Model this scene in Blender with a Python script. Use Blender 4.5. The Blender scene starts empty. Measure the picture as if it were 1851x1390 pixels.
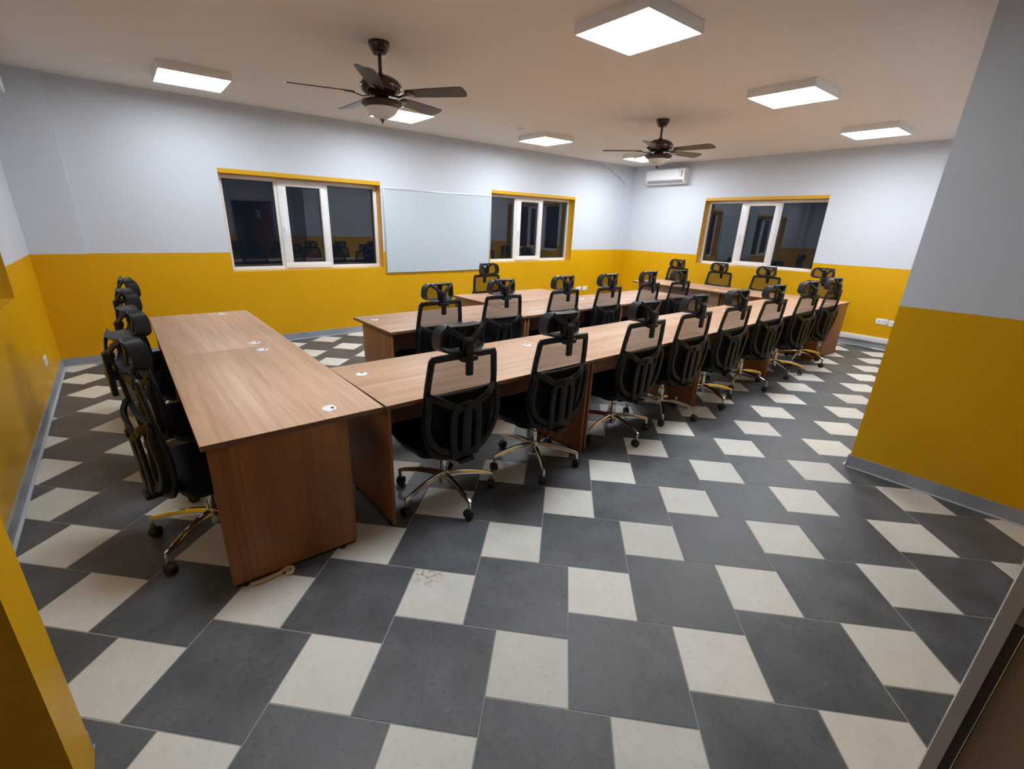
import bpy, bmesh, math, random
from math import sin, cos, pi, radians, sqrt
from mathutils import Vector, Matrix

SC = bpy.context.scene
COL = SC.collection
random.seed(7)

# ------------------------------------------------------------------ camera, world, exposure
FW, FH = 1851.0, 1390.0
cam_d = bpy.data.cameras.new('camera')
cam = bpy.data.objects.new('camera', cam_d)
COL.objects.link(cam)
cR = Vector((0.78796951, -0.61497196, 0.03022487))
cU = Vector((0.18962212, 0.28908235, 0.93833621))
cF = Vector((0.58578794, 0.73364902, -0.34440036))
cR.normalize(); cF.normalize(); cU = cR.cross(cF)
cam.matrix_world = Matrix(((cR.x, cU.x, -cF.x, -0.3285),
                           (cR.y, cU.y, -cF.y, -1.1755),
                           (cR.z, cU.z, -cF.z, 1.6160),
                           (0, 0, 0, 1)))
cam_d.sensor_fit = 'HORIZONTAL'
cam_d.sensor_width = 36.0
cam_d.lens = 838.17 / FW * 36.0
cam_d.shift_x = 26.04 / FW
cam_d.shift_y = 20.47 / FW
cam_d.clip_start = 0.02
SC.camera = cam

world = bpy.data.worlds.new('night')
SC.world = world
world.use_nodes = True
world.node_tree.nodes['Background'].inputs[0].default_value = (0.006, 0.008, 0.014, 1)
world.node_tree.nodes['Background'].inputs[1].default_value = 1.0

vs = SC.view_settings
vs.view_transform = 'Standard'
vs.look = 'None'
vs.gamma = 1.0
vs.use_curve_mapping = False
vs.exposure = 0.87
LAMP = 22.0          # emission strength of the ceiling light diffusers
SC.cycles.max_bounces = 10
SC.cycles.diffuse_bounces = 6
SC.cycles.transparent_max_bounces = 16

# ------------------------------------------------------------------ room measures (metres)
X0, X2 = -1.05, 8.683       # left wall, right wall
YB, Y1 = -0.383, 5.722      # near edge of the main room, window wall
HC, HP = 2.877, 1.197       # ceiling, top of the yellow paint
XP = 3.697                  # face of the near right wall
YN = -1.35                  # near wall
XS = -0.69                  # end of the short wall on the left
TILE_A, TILE_B, TILE_ROT = 0.45, 0.3041, -0.8006

# ------------------------------------------------------------------ materials
def lin(c):
    return tuple((v / 12.92 if v <= 0.04045 else ((v + 0.055) / 1.055) ** 2.4) for v in c)

def mat(name, col, rough=0.5, metal=0.0, spec=0.5, coat=0.0, emit=None, es=0.0):
    m = bpy.data.materials.new(name); m.use_nodes = True
    b = m.node_tree.nodes['Principled BSDF']
    b.inputs['Base Color'].default_value = (*col, 1)
    b.inputs['Roughness'].default_value = rough
    b.inputs['Metallic'].default_value = metal
    b.inputs['Specular IOR Level'].default_value = spec
    b.inputs['Coat Weight'].default_value = coat
    if emit:
        b.inputs['Emission Color'].default_value = (*emit, 1)
        b.inputs['Emission Strength'].default_value = es
    return m

def N(m, t, **k):
    n = m.node_tree.nodes.new(t)
    for a, v in k.items(): setattr(n, a, v)
    return n
def L(m, a, b): m.node_tree.links.new(a, b)
def BS(m): return m.node_tree.nodes['Principled BSDF']
def math_n(m, op, a, b=None, clamp=False):
    n = N(m, 'ShaderNodeMath', operation=op, use_clamp=clamp)
    for i, v in enumerate((a, b)):
        if v is None: continue
        if isinstance(v, (int, float)): n.inputs[i].default_value = v
        else: L(m, v, n.inputs[i])
    return n.outputs[0]
def mixc(m, f, a, b, mode='MIX'):
    n = N(m, 'ShaderNodeMix', data_type='RGBA', blend_type=mode)
    if isinstance(f, (int, float)): n.inputs[0].default_value = f
    else: L(m, f, n.inputs[0])
    for i, v in ((6, a), (7, b)):
        if isinstance(v, tuple): n.inputs[i].default_value = (*v[:3], 1)
        else: L(m, v, n.inputs[i])
    return n.outputs[2]
def noise(m, vec, scale, detail=3.0, rough=0.5):
    n = N(m, 'ShaderNodeTexNoise')
    n.inputs['Scale'].default_value = scale; n.inputs['Detail'].default_value = detail
    n.inputs['Roughness'].default_value = rough
    if vec is not None: L(m, vec, n.inputs['Vector'])
    return n.outputs['Fac']
def ramp(m, f, lo, hi):
    n = N(m, 'ShaderNodeMapRange'); n.inputs['From Min'].default_value = lo; n.inputs['From Max'].default_value = hi
    L(m, f, n.inputs['Value']); return n.outputs[0]
def bump(m, h, strength, dist=0.002):
    n = N(m, 'ShaderNodeBump'); n.inputs['Strength'].default_value = strength; n.inputs['Distance'].default_value = dist
    L(m, h, n.inputs['Height']); L(m, n.outputs[0], BS(m).inputs['Normal'])

YELLOW = (0.66, 0.345, 0.001)
WHITE = (0.58, 0.615, 0.68)

def wall_mat():
    m = mat('two_tone_wall_paint', WHITE, 0.5)
    g = N(m, 'ShaderNodeNewGeometry'); s = N(m, 'ShaderNodeSeparateXYZ'); L(m, g.outputs['Position'], s.inputs[0])
    wob = math_n(m, 'MULTIPLY', math_n(m, 'SUBTRACT', noise(m, g.outputs['Position'], 3.0, 2), 0.5), 0.006)
    z = math_n(m, 'ADD', s.outputs[2], wob)
    up = math_n(m, 'GREATER_THAN', z, HP)
    v = noise(m, g.outputs['Position'], 1.6, 3)
    yel = mixc(m, v, tuple(c * 0.93 for c in YELLOW), tuple(min(1, c * 1.06) for c in YELLOW))
    whi = mixc(m, v, tuple(c * 0.97 for c in WHITE), tuple(c * 1.02 for c in WHITE))
    L(m, mixc(m, up, yel, whi), BS(m).inputs['Base Color'])
    r = math_n(m, 'ADD', math_n(m, 'MULTIPLY', up, 0.24), 0.40)
    L(m, math_n(m, 'ADD', math_n(m, 'MULTIPLY', up, 0.2), 0.3), BS(m).inputs['Specular IOR Level'])
    L(m, r, BS(m).inputs['Roughness'])
    bump(m, noise(m, g.outputs['Position'], 160, 3), 0.25, 0.0012)
    return m
def yellow_mat():
    m = mat('yellow_wall_paint', YELLOW, 0.36)
    g = N(m, 'ShaderNodeNewGeometry'); bump(m, noise(m, g.outputs['Position'], 160, 3), 0.2, 0.0012)
    return m
def ceiling_mat():
    m = mat('ceiling_paint', (0.78, 0.72, 0.67), 0.85)
    g = N(m, 'ShaderNodeNewGeometry'); bump(m, noise(m, g.outputs['Position'], 120, 3), 0.25, 0.0015)
    return m
def tile_mat(name, c1, c2, dark, stains=()):
    m = mat(name, c1, 0.45)
    g = N(m, 'ShaderNodeNewGeometry'); P = g.outputs['Position']; rnd = g.outputs['Random Per Island']
    a = noise(m, P, 4.5, 5, 0.6); fine = noise(m, P, 38, 4, 0.65)
    col = mixc(m, ramp(m, a, 0.3, 0.72), c1, c2)
    col = mixc(m, math_n(m, 'MULTIPLY', ramp(m, fine, 0.54, 0.70), 0.5), col, tuple(v * (0.55 if dark else 0.86) for v in c1))
    # pale scuffs and scratches
    mp = N(m, 'ShaderNodeMapping'); mp.inputs['Scale'].default_value = (9, 34, 1); mp.inputs['Rotation'].default_value = (0, 0, 0.6); L(m, P, mp.inputs[0])
    sc = ramp(m, noise(m, mp.outputs[0], 1.0, 6, 0.75), 0.62, 0.76)
    col = mixc(m, math_n(m, 'MULTIPLY', sc, 0.45 if dark else 0.16), col, (0.30, 0.31, 0.33) if dark else (0.45, 0.40, 0.33))
    tone = math_n(m, 'ADD', math_n(m, 'MULTIPLY', rnd, 0.2), 0.9)
    hs = N(m, 'ShaderNodeHueSaturation'); L(m, tone, hs.inputs['Value']); L(m, col, hs.inputs['Color']); col = hs.outputs[0]
    for (x, y, r, c) in stains:
        d = N(m, 'ShaderNodeVectorMath', operation='DISTANCE'); L(m, P, d.inputs[0]); d.inputs[1].default_value = (x, y, 0)
        k = math_n(m, 'SUBTRACT', 1.0, math_n(m, 'DIVIDE', d.outputs['Value'], r), True)
        k2 = math_n(m, 'MULTIPLY', k, ramp(m, noise(m, P, 46, 4, 0.7), 0.48, 0.6), True)
        k2 = math_n(m, 'MULTIPLY', k2, 1.6, True)
        col = mixc(m, k2, col, c)
    L(m, col, BS(m).inputs['Base Color'])
    L(m, math_n(m, 'ADD', math_n(m, 'MULTIPLY', a, 0.25), 0.34 if dark else 0.38), BS(m).inputs['Roughness'])
    bump(m, noise(m, P, 26, 5, 0.65), 0.35, 0.002)
    return m
def wood_mat(name, vertical):
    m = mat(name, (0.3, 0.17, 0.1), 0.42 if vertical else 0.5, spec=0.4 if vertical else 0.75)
    tc = N(m, 'ShaderNodeTexCoord'); oi = N(m, 'ShaderNodeObjectInfo')
    va = N(m, 'ShaderNodeVectorMath', operation='ADD'); L(m, tc.outputs['Object'], va.inputs[0])
    cx = N(m, 'ShaderNodeCombineXYZ')
    for i in range(3): L(m, math_n(m, 'MULTIPLY', oi.outputs['Random'], 7.0 + 3 * i), cx.inputs[i])
    L(m, cx.outputs[0], va.inputs[1])
    mp = N(m, 'ShaderNodeMapping')
    mp.inputs['Scale'].default_value = (6.5, 6.5, 0.32) if vertical else (0.5, 9, 9)
    L(m, va.outputs[0], mp.inputs[0])
    big = noise(m, mp.outputs[0], 1.0, 4, 0.6)
    mp2 = N(m, 'ShaderNodeMapping')
    mp2.inputs['Scale'].default_value = (60, 60, 1.3) if vertical else (1.3, 60, 60)
    L(m, va.outputs[0], mp2.inputs[0])
    fine = noise(m, mp2.outputs[0], 1.0, 3, 0.6)
    col = mixc(m, ramp(m, big, 0.34, 0.66), ((0.23, 0.088, 0.032) if vertical else (0.43, 0.232, 0.128)), ((0.32, 0.135, 0.055) if vertical else (0.57, 0.35, 0.215)))  # upright branch is darker: the unlit panels' shade is put into its colour
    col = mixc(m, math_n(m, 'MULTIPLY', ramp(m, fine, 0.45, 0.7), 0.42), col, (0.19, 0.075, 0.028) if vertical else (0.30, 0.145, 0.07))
    dk = ramp(m, noise(m, mp.outputs[0], 1.7, 6, 0.68), 0.58, 0.70)
    col = mixc(m, math_n(m, 'MULTIPLY', dk, 0.45), col, (0.11, 0.045, 0.02) if vertical else (0.17, 0.085, 0.05))
    L(m, col, BS(m).inputs['Base Color'])
    return m
def mesh_mat():
    m = bpy.data.materials.new('black_mesh_fabric'); m.use_nodes = True
    nt = m.node_tree; nt.nodes.clear()
    out = N(m, 'ShaderNodeOutputMaterial'); tr = N(m, 'ShaderNodeBsdfTransparent'); df = N(m, 'ShaderNodeBsdfDiffuse')
    df.inputs[0].default_value = (0.02, 0.02, 0.022, 1)
    mx = N(m, 'ShaderNodeMixShader')
    tc = N(m, 'ShaderNodeTexCoord'); w = N(m, 'ShaderNodeTexWave', bands_direction='Z'); w.inputs['Scale'].default_value = 60.0
    w2 = N(m, 'ShaderNodeTexWave', bands_direction='X'); w2.inputs['Scale'].default_value = 60.0
    L(m, tc.outputs['Object'], w.inputs[0]); L(m, tc.outputs['Object'], w2.inputs[0])
    f = math_n(m, 'ADD', math_n(m, 'MULTIPLY', math_n(m, 'ADD', w.outputs['Fac'], w2.outputs['Fac']), 0.16), 0.47)
    L(m, f, mx.inputs[0]); L(m, tr.outputs[0], mx.inputs[1]); L(m, df.outputs[0], mx.inputs[2]); L(m, mx.outputs[0], out.inputs[0])
    return m
def glass_mat():
    m = bpy.data.materials.new('window_glass'); m.use_nodes = True
    nt = m.node_tree; nt.nodes.clear()
    out = N(m, 'ShaderNodeOutputMaterial'); tr = N(m, 'ShaderNodeBsdfTransparent'); gl = N(m, 'ShaderNodeBsdfGlossy')
    tr.inputs[0].default_value = (0.45, 0.5, 0.52, 1); gl.inputs['Roughness'].default_value = 0.004
    gl.inputs[0].default_value = (0.9, 0.95, 1.0, 1)
    lw = N(m, 'ShaderNodeLayerWeight'); lw.inputs['Blend'].default_value = 0.5
    f = math_n(m, 'ADD', math_n(m, 'MULTIPLY', math_n(m, 'POWER', lw.outputs['Facing'], 5.0), 0.86), 0.10, True)
    mx = N(m, 'ShaderNodeMixShader'); L(m, f, mx.inputs[0]); L(m, tr.outputs[0], mx.inputs[1]); L(m, gl.outputs[0], mx.inputs[2]); L(m, mx.outputs[0], out.inputs[0])
    return m

M = {}
M['wall'] = wall_mat(); M['yellow'] = yellow_mat(); M['ceiling'] = ceiling_mat()
M['dark_tile'] = tile_mat('dark_slate_tile', (0.056, 0.061, 0.069), (0.118, 0.126, 0.138), True,
                          stains=((1.02, -0.02, 0.06, (0.05, 0.045, 0.04)),))
M['cream_tile'] = tile_mat('cream_stone_tile', (0.60, 0.575, 0.525), (0.69, 0.67, 0.625), False,
                           stains=((0.575, 0.47, 0.11, (0.33, 0.24, 0.13)),))
M['grout'] = mat('grout', (0.33, 0.33, 0.31), 0.9)
M['skirting'] = mat('grey_skirting_tile', (0.19, 0.205, 0.235), 0.35)
g_ = N(M['skirting'], 'ShaderNodeNewGeometry')
L(M['skirting'], mixc(M['skirting'], noise(M['skirting'], g_.outputs['Position'], 9, 5, 0.6), (0.20, 0.22, 0.25), (0.36, 0.38, 0.42)), BS(M['skirting']).inputs['Base Color'])
M['skirt_line'] = mat('pale_grout_line', (0.5, 0.52, 0.55), 0.7)
M['wood_h'] = wood_mat('walnut_laminate_long_grain', False)
M['wood_v_shaded'] = wood_mat('walnut_laminate_upright_grain_shaded', True)  # same laminate as the tops, darkened in colour for the panels' shade
M['wood_edge'] = mat('walnut_edge_band', (0.17, 0.075, 0.04), 0.4)
M['black'] = mat('black_plastic', (0.007, 0.007, 0.008), 0.42, spec=0.35)
M['frame_black'] = mat('dark_grey_plastic', (0.013, 0.014, 0.017), 0.42, spec=0.4)
M['fabric'] = mat('black_seat_fabric', (0.008, 0.008, 0.009), 0.9, spec=0.2)
g_ = N(M['fabric'], 'ShaderNodeTexCoord'); bump(M['fabric'], noise(M['fabric'], g_.outputs['Object'], 260, 2), 0.4, 0.001)
M['mesh'] = mesh_mat()
M['chrome'] = mat('polished_chrome', (0.72, 0.72, 0.74), 0.1, 1.0)
M['rubber'] = mat('black_rubber', (0.012, 0.012, 0.013), 0.55)
M['white_plastic'] = mat('white_plastic', (0.78, 0.78, 0.80), 0.35)
M['upvc'] = mat('white_window_plastic', (0.80, 0.79, 0.81), 0.3)
M['grey_plastic'] = mat('grey_plastic', (0.3, 0.31, 0.33), 0.4)
M['dark'] = mat('dark_hole', (0.01, 0.01, 0.01), 0.8)
M['glass'] = glass_mat()
M['board'] = mat('whiteboard_surface', (0.50, 0.56, 0.62), 0.22)
M['alu'] = mat('brushed_aluminium', (0.6, 0.61, 0.63), 0.35, 0.8)
M['lamp_case'] = mat('white_lamp_case', (0.8, 0.79, 0.78), 0.5)
def lamp_mat(k): return mat('lit_diffuser', (0.9, 0.9, 0.9), 0.4, emit=(0.89, 0.955, 1.0), es=LAMP * k)
M['lamp'] = lamp_mat(1.0)
M['bronze'] = mat('dark_mahogany_metal', (0.035, 0.012, 0.010), 0.25, 0.3, coat=0.4)
M['blade'] = mat('dark_walnut_blade', (0.045, 0.028, 0.022), 0.32)
g_ = N(M['blade'], 'ShaderNodeTexCoord'); mp_ = N(M['blade'], 'ShaderNodeMapping'); mp_.inputs['Scale'].default_value = (2, 40, 40)
L(M['blade'], g_.outputs['Object'], mp_.inputs[0])
L(M['blade'], mixc(M['blade'], noise(M['blade'], mp_.outputs[0], 1.0, 4), (0.028, 0.017, 0.013), (0.065, 0.04, 0.032)), BS(M['blade']).inputs['Base Color'])
M['bowl'] = mat('frosted_glass_bowl', (0.62, 0.60, 0.57), 0.35)
BS(M['bowl']).inputs['Subsurface Weight'].default_value = 0.0
M['strap'] = mat('beige_strap', (0.5, 0.38, 0.18), 0.5)
M['paper'] = mat('white_paper', (0.75, 0.77, 0.8), 0.8)
M['door_wood'] = wood_mat('orange_brown_door_wood', True)
M['metal_frame'] = mat('grey_brown_door_frame', (0.52, 0.47, 0.44), 0.32, 0.2)
M['brown_frame'] = mat('dark_brown_door_rebate', (0.06, 0.038, 0.032), 0.45)
M['brown_leaf'] = mat('olive_brown_door_leaf', (0.40, 0.30, 0.19), 0.55)
M['grey_frame'] = mat('grey_door_lining', (0.34, 0.32, 0.30), 0.5)
M['cable'] = mat('dark_cable', (0.03, 0.03, 0.03), 0.5)

# ------------------------------------------------------------------ mesh helpers
class MB:
    def __init__(s): s.v = []; s.f = []; s.mi = []; s.sm = []
    def add(s, vs_, fs, mi=0, smooth=False):
        o = len(s.v); s.v += [tuple(v) for v in vs_]
        for f in fs: s.f.append([i + o for i in f]); s.mi.append(mi); s.sm.append(smooth)
        return s
    def box(s, x0, y0, z0, x1, y1, z1, mi=0, b=0.0, M4=None):
        if x0 > x1: x0, x1 = x1, x0
        if y0 > y1: y0, y1 = y1, y0
        if z0 > z1: z0, z1 = z1, z0
        bm = bmesh.new(); bmesh.ops.create_cube(bm, size=1)
        for v in bm.verts:
            v.co = Vector(((v.co.x + .5) * (x1 - x0) + x0, (v.co.y + .5) * (y1 - y0) + y0, (v.co.z + .5) * (z1 - z0) + z0))
        if b > 0:
            b = min(b, 0.45 * min(x1 - x0, y1 - y0, z1 - z0))
            bmesh.ops.bevel(bm, geom=bm.edges[:], offset=b, segments=2, affect='EDGES', profile=0.5)
        return s._bm(bm, mi, b > 0, M4)
    def _bm(s, bm, mi=0, smooth=False, M4=None):
        bm.verts.ensure_lookup_table(); bm.verts.index_update()
        vs_ = [(M4 @ v.co) if M4 else v.co.copy() for v in bm.verts]
        fs = [[v.index for v in f.verts] for f in bm.faces]
        s.add(vs_, fs, mi, smooth); bm.free(); return s
    def lathe(s, prof, c=(0, 0, 0), n=32, mi=0, M4=None):
        vs_, fs = [], []
        for (r, z) in prof:
            for k in range(n):
                a = 2 * pi * k / n
                p = Vector((r * cos(a), r * sin(a), z))
                vs_.append((M4 @ p) if M4 else p + Vector(c))
        for i in range(len(prof) - 1):
            for k in range(n):
                a, b = i * n + k, i * n + (k + 1) % n
                fs.append([a, b, b + n, a + n])
        if prof[0][0] > 1e-4: fs.append([k for k in range(n)][::-1])
        if prof[-1][0] > 1e-4: fs.append([(len(prof) - 1) * n + k for k in range(n)])
        return s.add(vs_, fs, mi, True)
    def sweep(s, path, prof, closed=False, up=(0, 0, 1), scales=None, mi=0, smooth=True):
        """prof: list of (side, up) offsets; side = tangent x up."""
        path = [Vector(p) for p in path]; n = len(path); up = Vector(up); m = len(prof)
        vs_, fs = [], []
        for i, p in enumerate(path):
            a = path[i - 1] if (i > 0 or closed) else p
            b = path[(i + 1) % n] if (i < n - 1 or closed) else p
            t = (b - a).normalized()
            sd = t.cross(up)
            if sd.length < 1e-4: sd = t.cross(Vector((1, 0, 0)))
            sd.normalize(); u = sd.cross(t).normalized()
            k = scales[i] if scales else 1.0
            kk = k if isinstance(k, tuple) else (k, k)
            for (q, w) in prof: vs_.append(p + sd * q * kk[0] + u * w * kk[1])
        for i in range(n if closed else n - 1):
            for k in range(m):
                a = i * m + k; b = i * m + (k + 1) % m
                c = ((i + 1) % n) * m + k; d = ((i + 1) % n) * m + (k + 1) % m
                fs.append([a, c, d, b])
        if not closed:
            fs.append(list(range(m))); fs.append([(n - 1) * m + k for k in range(m)][::-1])
        return s.add(vs_, fs, mi, smooth)
    def tube(s, path, r, n=10, closed=False, mi=0, radii=None):
        prof = [(cos(2 * pi * k / n) * r, sin(2 * pi * k / n) * r) for k in range(n)]
        return s.sweep(path, prof, closed, scales=radii, mi=mi, up=(0.013, 0.02, 1))
    def build(s, name, mats, parent=None, auto=True, loc=None):
        me = bpy.data.meshes.new(name); me.from_pydata(s.v, [], s.f)
        if not isinstance(mats, (list, tuple)): mats = [mats]
        for m_ in mats: me.materials.append(m_)
        for p, mi, sm in zip(me.polygons, s.mi, s.sm): p.material_index = mi; p.use_smooth = sm
        bm = bmesh.new(); bm.from_mesh(me)
        bmesh.ops.recalc_face_normals(bm, faces=bm.faces[:])
        if auto:
            for e in bm.edges:
                if len(e.link_faces) == 2 and e.calc_face_angle(0) > radians(38): e.smooth = False
        bm.to_mesh(me); bm.free(); me.update()
        o = bpy.data.objects.new(name, me); COL.objects.link(o)
        if parent: o.parent = parent
        if loc: o.location = loc
        return o

def rect(w, h): return [(-w / 2, -h / 2), (w / 2, -h / 2), (w / 2, h / 2), (-w / 2, h / 2)]
def rrect(w, h, r, n=3):
    out = []
    for cx, cy, a0 in ((w/2-r, h/2-r, 0), (-w/2+r, h/2-r, 90), (-w/2+r, -h/2+r, 180), (w/2-r, -h/2+r, 270)):
        for k in range(n + 1):
            a = radians(a0 + 90 * k / n); out.append((cx + r * cos(a), cy + r * sin(a)))
    return out

def empty(name, label, cat, loc=(0, 0, 0), rz=0, group=None):
    o = bpy.data.objects.new(name, None); COL.objects.link(o)
    o.empty_display_size = 0.1
    o.location = loc; o.rotation_euler = (0, 0, rz)
    o['label'] = label; o['category'] = cat
    if group: o['group'] = group
    return o
def tag(o, label, cat, group=None):
    o['label'] = label; o['category'] = cat
    if group: o['group'] = group
    return o
def struct(o): o['kind'] = 'structure'; return o
def copy_tree(root, label, loc, rz, group=None):
    def rec(o, par):
        c = o.copy(); COL.objects.link(c)
        if par is not None: c.parent = par
        for ch in o.children: rec(ch, c)
        return c
    r = rec(root, None)
    r['label'] = label; r.location = loc; r.rotation_euler = (0, 0, rz)
    if group: r['group'] = group
    return r
def smooth_path(pts, n=6, closed=False):
    """Catmull-Rom through pts"""
    P = [Vector(p) for p in pts]; m = len(P); out = []
    for i in range(m if closed else m - 1):
        g = (lambda k: P[k % m]) if closed else (lambda k: P[max(0, min(m - 1, k))])
        a, b, c, d = g(i - 1), g(i), g(i + 1), g(i + 2)
        for k in range(n):
            t = k / n
            out.append(0.5 * ((2 * b) + (c - a) * t + (2 * a - 5 * b + 4 * c - d) * t * t + (3 * b - a - 3 * c + d) * t ** 3))
    if not closed: out.append(P[-1])
    return out

# ------------------------------------------------------------------ floor
def clip(poly, x0, y0, x1, y1):
    def cut(ps, inside, inter):
        out = []
        for i in range(len(ps)):
            a, b = ps[i - 1], ps[i]
            if inside(b):
                if not inside(a): out.append(inter(a, b))
                out.append(b)
            elif inside(a): out.append(inter(a, b))
        return out
    def ix(x): return lambda a, b: (x, a[1] + (b[1] - a[1]) * (x - a[0]) / (b[0] - a[0]))
    def iy(y): return lambda a, b: (a[0] + (b[0] - a[0]) * (y - a[1]) / (b[1] - a[1]), y)
    for ins, it in ((lambda p: p[0] >= x0, ix(x0)), (lambda p: p[0] <= x1, ix(x1)), (lambda p: p[1] >= y0, iy(y0)), (lambda p: p[1] <= y1, iy(y1))):
        poly = cut(poly, ins, it)
        if len(poly) < 3: return []
    return poly
fb = MB()
FX0, FY0, FX1, FY1 = -2.0, -3.0, X2, Y1
fb.box(FX0, FY0, -0.12, FX1, FY1, -0.0012, mi=0)
ca, sa = cos(TILE_ROT), sin(TILE_ROT)
def tile(x, y, s, mi):
    g = 0.0022
    q = [(x + g, y + g), (x + s - g, y + g), (x + s - g, y + s - g), (x + g, y + s - g)]
    q = [(ca * a - sa * b, sa * a + ca * b) for a, b in q]
    q = clip(q, FX0, FY0, FX1, FY1)
    if len(q) < 3: return
    n = len(q)
    cx = sum(p[0] for p in q) / n; cy = sum(p[1] for p in q) / n
    k = 1 - 0.0012 / s * 2
    top = [(cx + (p[0] - cx) * k, cy + (p[1] - cy) * k, 0.0) for p in q]
    low = [(p[0], p[1], -0.0012) for p in q]
    fb.add(top + low, [list(range(n))] + [[i, (i + 1) % n, (i + 1) % n + n, i + n] for i in range(n)], mi)
for i in range(-32, 32):
    for j in range(-32, 40):
        x = i * TILE_A + j * TILE_B; y = -i * TILE_B + j * TILE_A
        tile(x, y, TILE_A, 1)
        tile(x + TILE_A, y + TILE_A - TILE_B, TILE_B, 2)
struct(fb.build('floor', [M['grout'], M['dark_tile'], M['cream_tile']], auto=False))

struct(MB().box(-2.2, -3.2, HC, X2 + 0.3, Y1 + 0.3, HC + 0.15).build('ceiling', M['ceiling']))

# ------------------------------------------------------------------ walls with window openings
WT = 0.26
def wall_run(name, axis, face, out, a0, a1, holes):
    """axis 'x': wall along x at y=face, thickness towards out(+1/-1). holes: (a,b,z0,z1)"""
    mb = MB()
    def bx(p, q, z0, z1):
        if q - p < 1e-4 or z1 - z0 < 1e-4: return
        if axis == 'x': mb.box(p, face, z0, q, face + out * WT, z1)
        else: mb.box(face, p, z0, face + out * WT, q, z1)
    cur = a0
    for (p, q, z0, z1) in sorted(holes):
        bx(cur, p, 0, HC); bx(p, q, 0, z0); bx(p, q, z1 + 0.05, HC); 
        k = len(mb.f); bx(p, q, z1, z1 + 0.05)
        for t in range(k, len(mb.f)): mb.mi[t] = 1
        cur = q
    bx(cur, a1, 0, HC)
    # reveals are painted yellow
    for t, f in enumerate(mb.f):
        vs_ = [Vector(mb.v[i]) for i in f]; c = sum(vs_, Vector()) / len(vs_)
        d = (c.y - face) * out if axis == 'x' else (c.x - face) * out
        a = c.x if axis == 'x' else c.y
        if d > 0.01:
            for (p, q, z0, z1) in holes:
                if p - 0.01 <= a <= q + 0.01 and z0 - 0.01 <= c.z <= z1 + 0.01: mb.mi[t] = 1
    # side reveals: split tall faces -> thin yellow liners
    for (p, q, z0, z1) in holes:
        e = 0.0015
        lo, hi = face + out * 0.0006, face + out * 0.2
        if axis == 'x':
            mb.box(p, lo, z0, p + e, hi, z1, mi=1); mb.box(q - e, lo, z0, q, hi, z1, mi=1)
            mb.box(p, lo, z0, q, hi, z0 + e, mi=1)
        else:
            mb.box(lo, p, z0, hi, p + e, z1, mi=1); mb.box(lo, q - e, z0, hi, q, z1, mi=1)
            mb.box(lo, p, z0, hi, q, z0 + e, mi=1)
    return struct(mb.build(name, [M['wall'], M['yellow']], auto=False))

W1 = (0.785, 2.86, 0.955, 2.115)
W2 = (4.905, 6.985, 0.985, 2.14)
W3 = (1.875, 3.945, 1.035, 2.18)
W4 = (2.09, 4.155, 0.955, 2.115)
wall_run('wall_back', 'x', Y1, 1, X0 - WT, X2 + WT, [W1, W2])
wall_run('wall_right', 'y', X2, 1, YB - 0.5, Y1, [W3])
wall_run('wall_left', 'y', X0, -1, 0.37, Y1, [W4])
struct(MB().box(XP, YN - 0.16, 0, X2, YB, HC).build('wall_near_right', M['wall'], auto=False))
nb = MB()
nb.box(0.98, YN - 0.16, 0, 2.15, YN, HC); nb.box(3.17, YN - 0.16, 0, XP, YN, HC); nb.box(2.15, YN - 0.16, 2.02, 3.17, YN, HC)
struct(nb.build('wall_near', M['wall'], auto=False))
sb = MB(); sb.box(-2.0, 0.16, 0, XS, 0.37, HC)
struct(sb.build('wall_stub', M['wall'], auto=False))
eb = MB(); eb.box(-2.2, -3.2, 0, -2.0, 0.37, HC); eb.box(-2.0, -3.2, 0, X2, -3.0, HC); eb.box(4.4, -3.0, 0, 4.6, YN - 0.16, HC)
struct(eb.build('wall_corridor', M['wall'], auto=False))
# corner columns
struct(MB().box(X0, 5.65, 0, -0.595, Y1, HC).build('trim_column_left', M['wall'], auto=False))
cb = MB()
yy0, yy1 = 5.67, Y1
pol = [(8.435, 0), (8.435, 2.545), (7.66, HC), (X2, HC), (X2, 0)]
n_ = len(pol)
cb.add([(x, yy0, z) for x, z in pol] + [(x, yy1, z) for x, z in pol],
       [list(range(n_))[::-1], [i + n_ for i in range(n_)]] + [[i, (i + 1) % n_, (i + 1) % n_ + n_, i + n_] for i in range(n_)])
struct(cb.build('trim_column_right', M['wall'], auto=False))

# skirting tiles with a pale joint line at the floor
def skirt(name, segs):
    mb = MB()
    for (x0, y0, x1, y1, nx, ny) in segs:      # n = direction into the room
        t = 0.012
        mb.box(min(x0, x1) + min(0, nx * t), min(y0, y1) + min(0, ny * t), 0.0005, max(x0, x1) + max(0, nx * t), max(y0, y1) + max(0, ny * t), 0.09, mi=0)
        t2 = 0.03
        mb.box(min(x0, x1) + min(0, nx * t2), min(y0, y1) + min(0, ny * t2), 0.0004, max(x0, x1) + max(0, nx * t2), max(y0, y1) + max(0, ny * t2), 0.005, mi=1)
    return struct(mb.build(name, [M['skirting'], M['skirt_line']], auto=False))
skirt('baseboard_back', [(-0.595, Y1, 8.435, Y1, 0, -1), (X0, 5.65, -0.595, 5.65, 0, -1), (8.435, 5.67, X2, 5.67, 0, -1)])
skirt('baseboard_left', [(X0, 0.37, X0, 5.65, 1, 0)])
skirt('baseboard_stub', [(X0, 0.37, XS, 0.37, 0, 1)])
skirt('baseboard_right', [(X2, YB, X2, 5.67, -1, 0)])
skirt('baseboard_near', [(XP, YN, XP, YB, -1, 0), (XP - 0.012, YB, X2, YB, 0, 1), (0.98, YN, 2.12, YN, 0, 1)])

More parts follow.
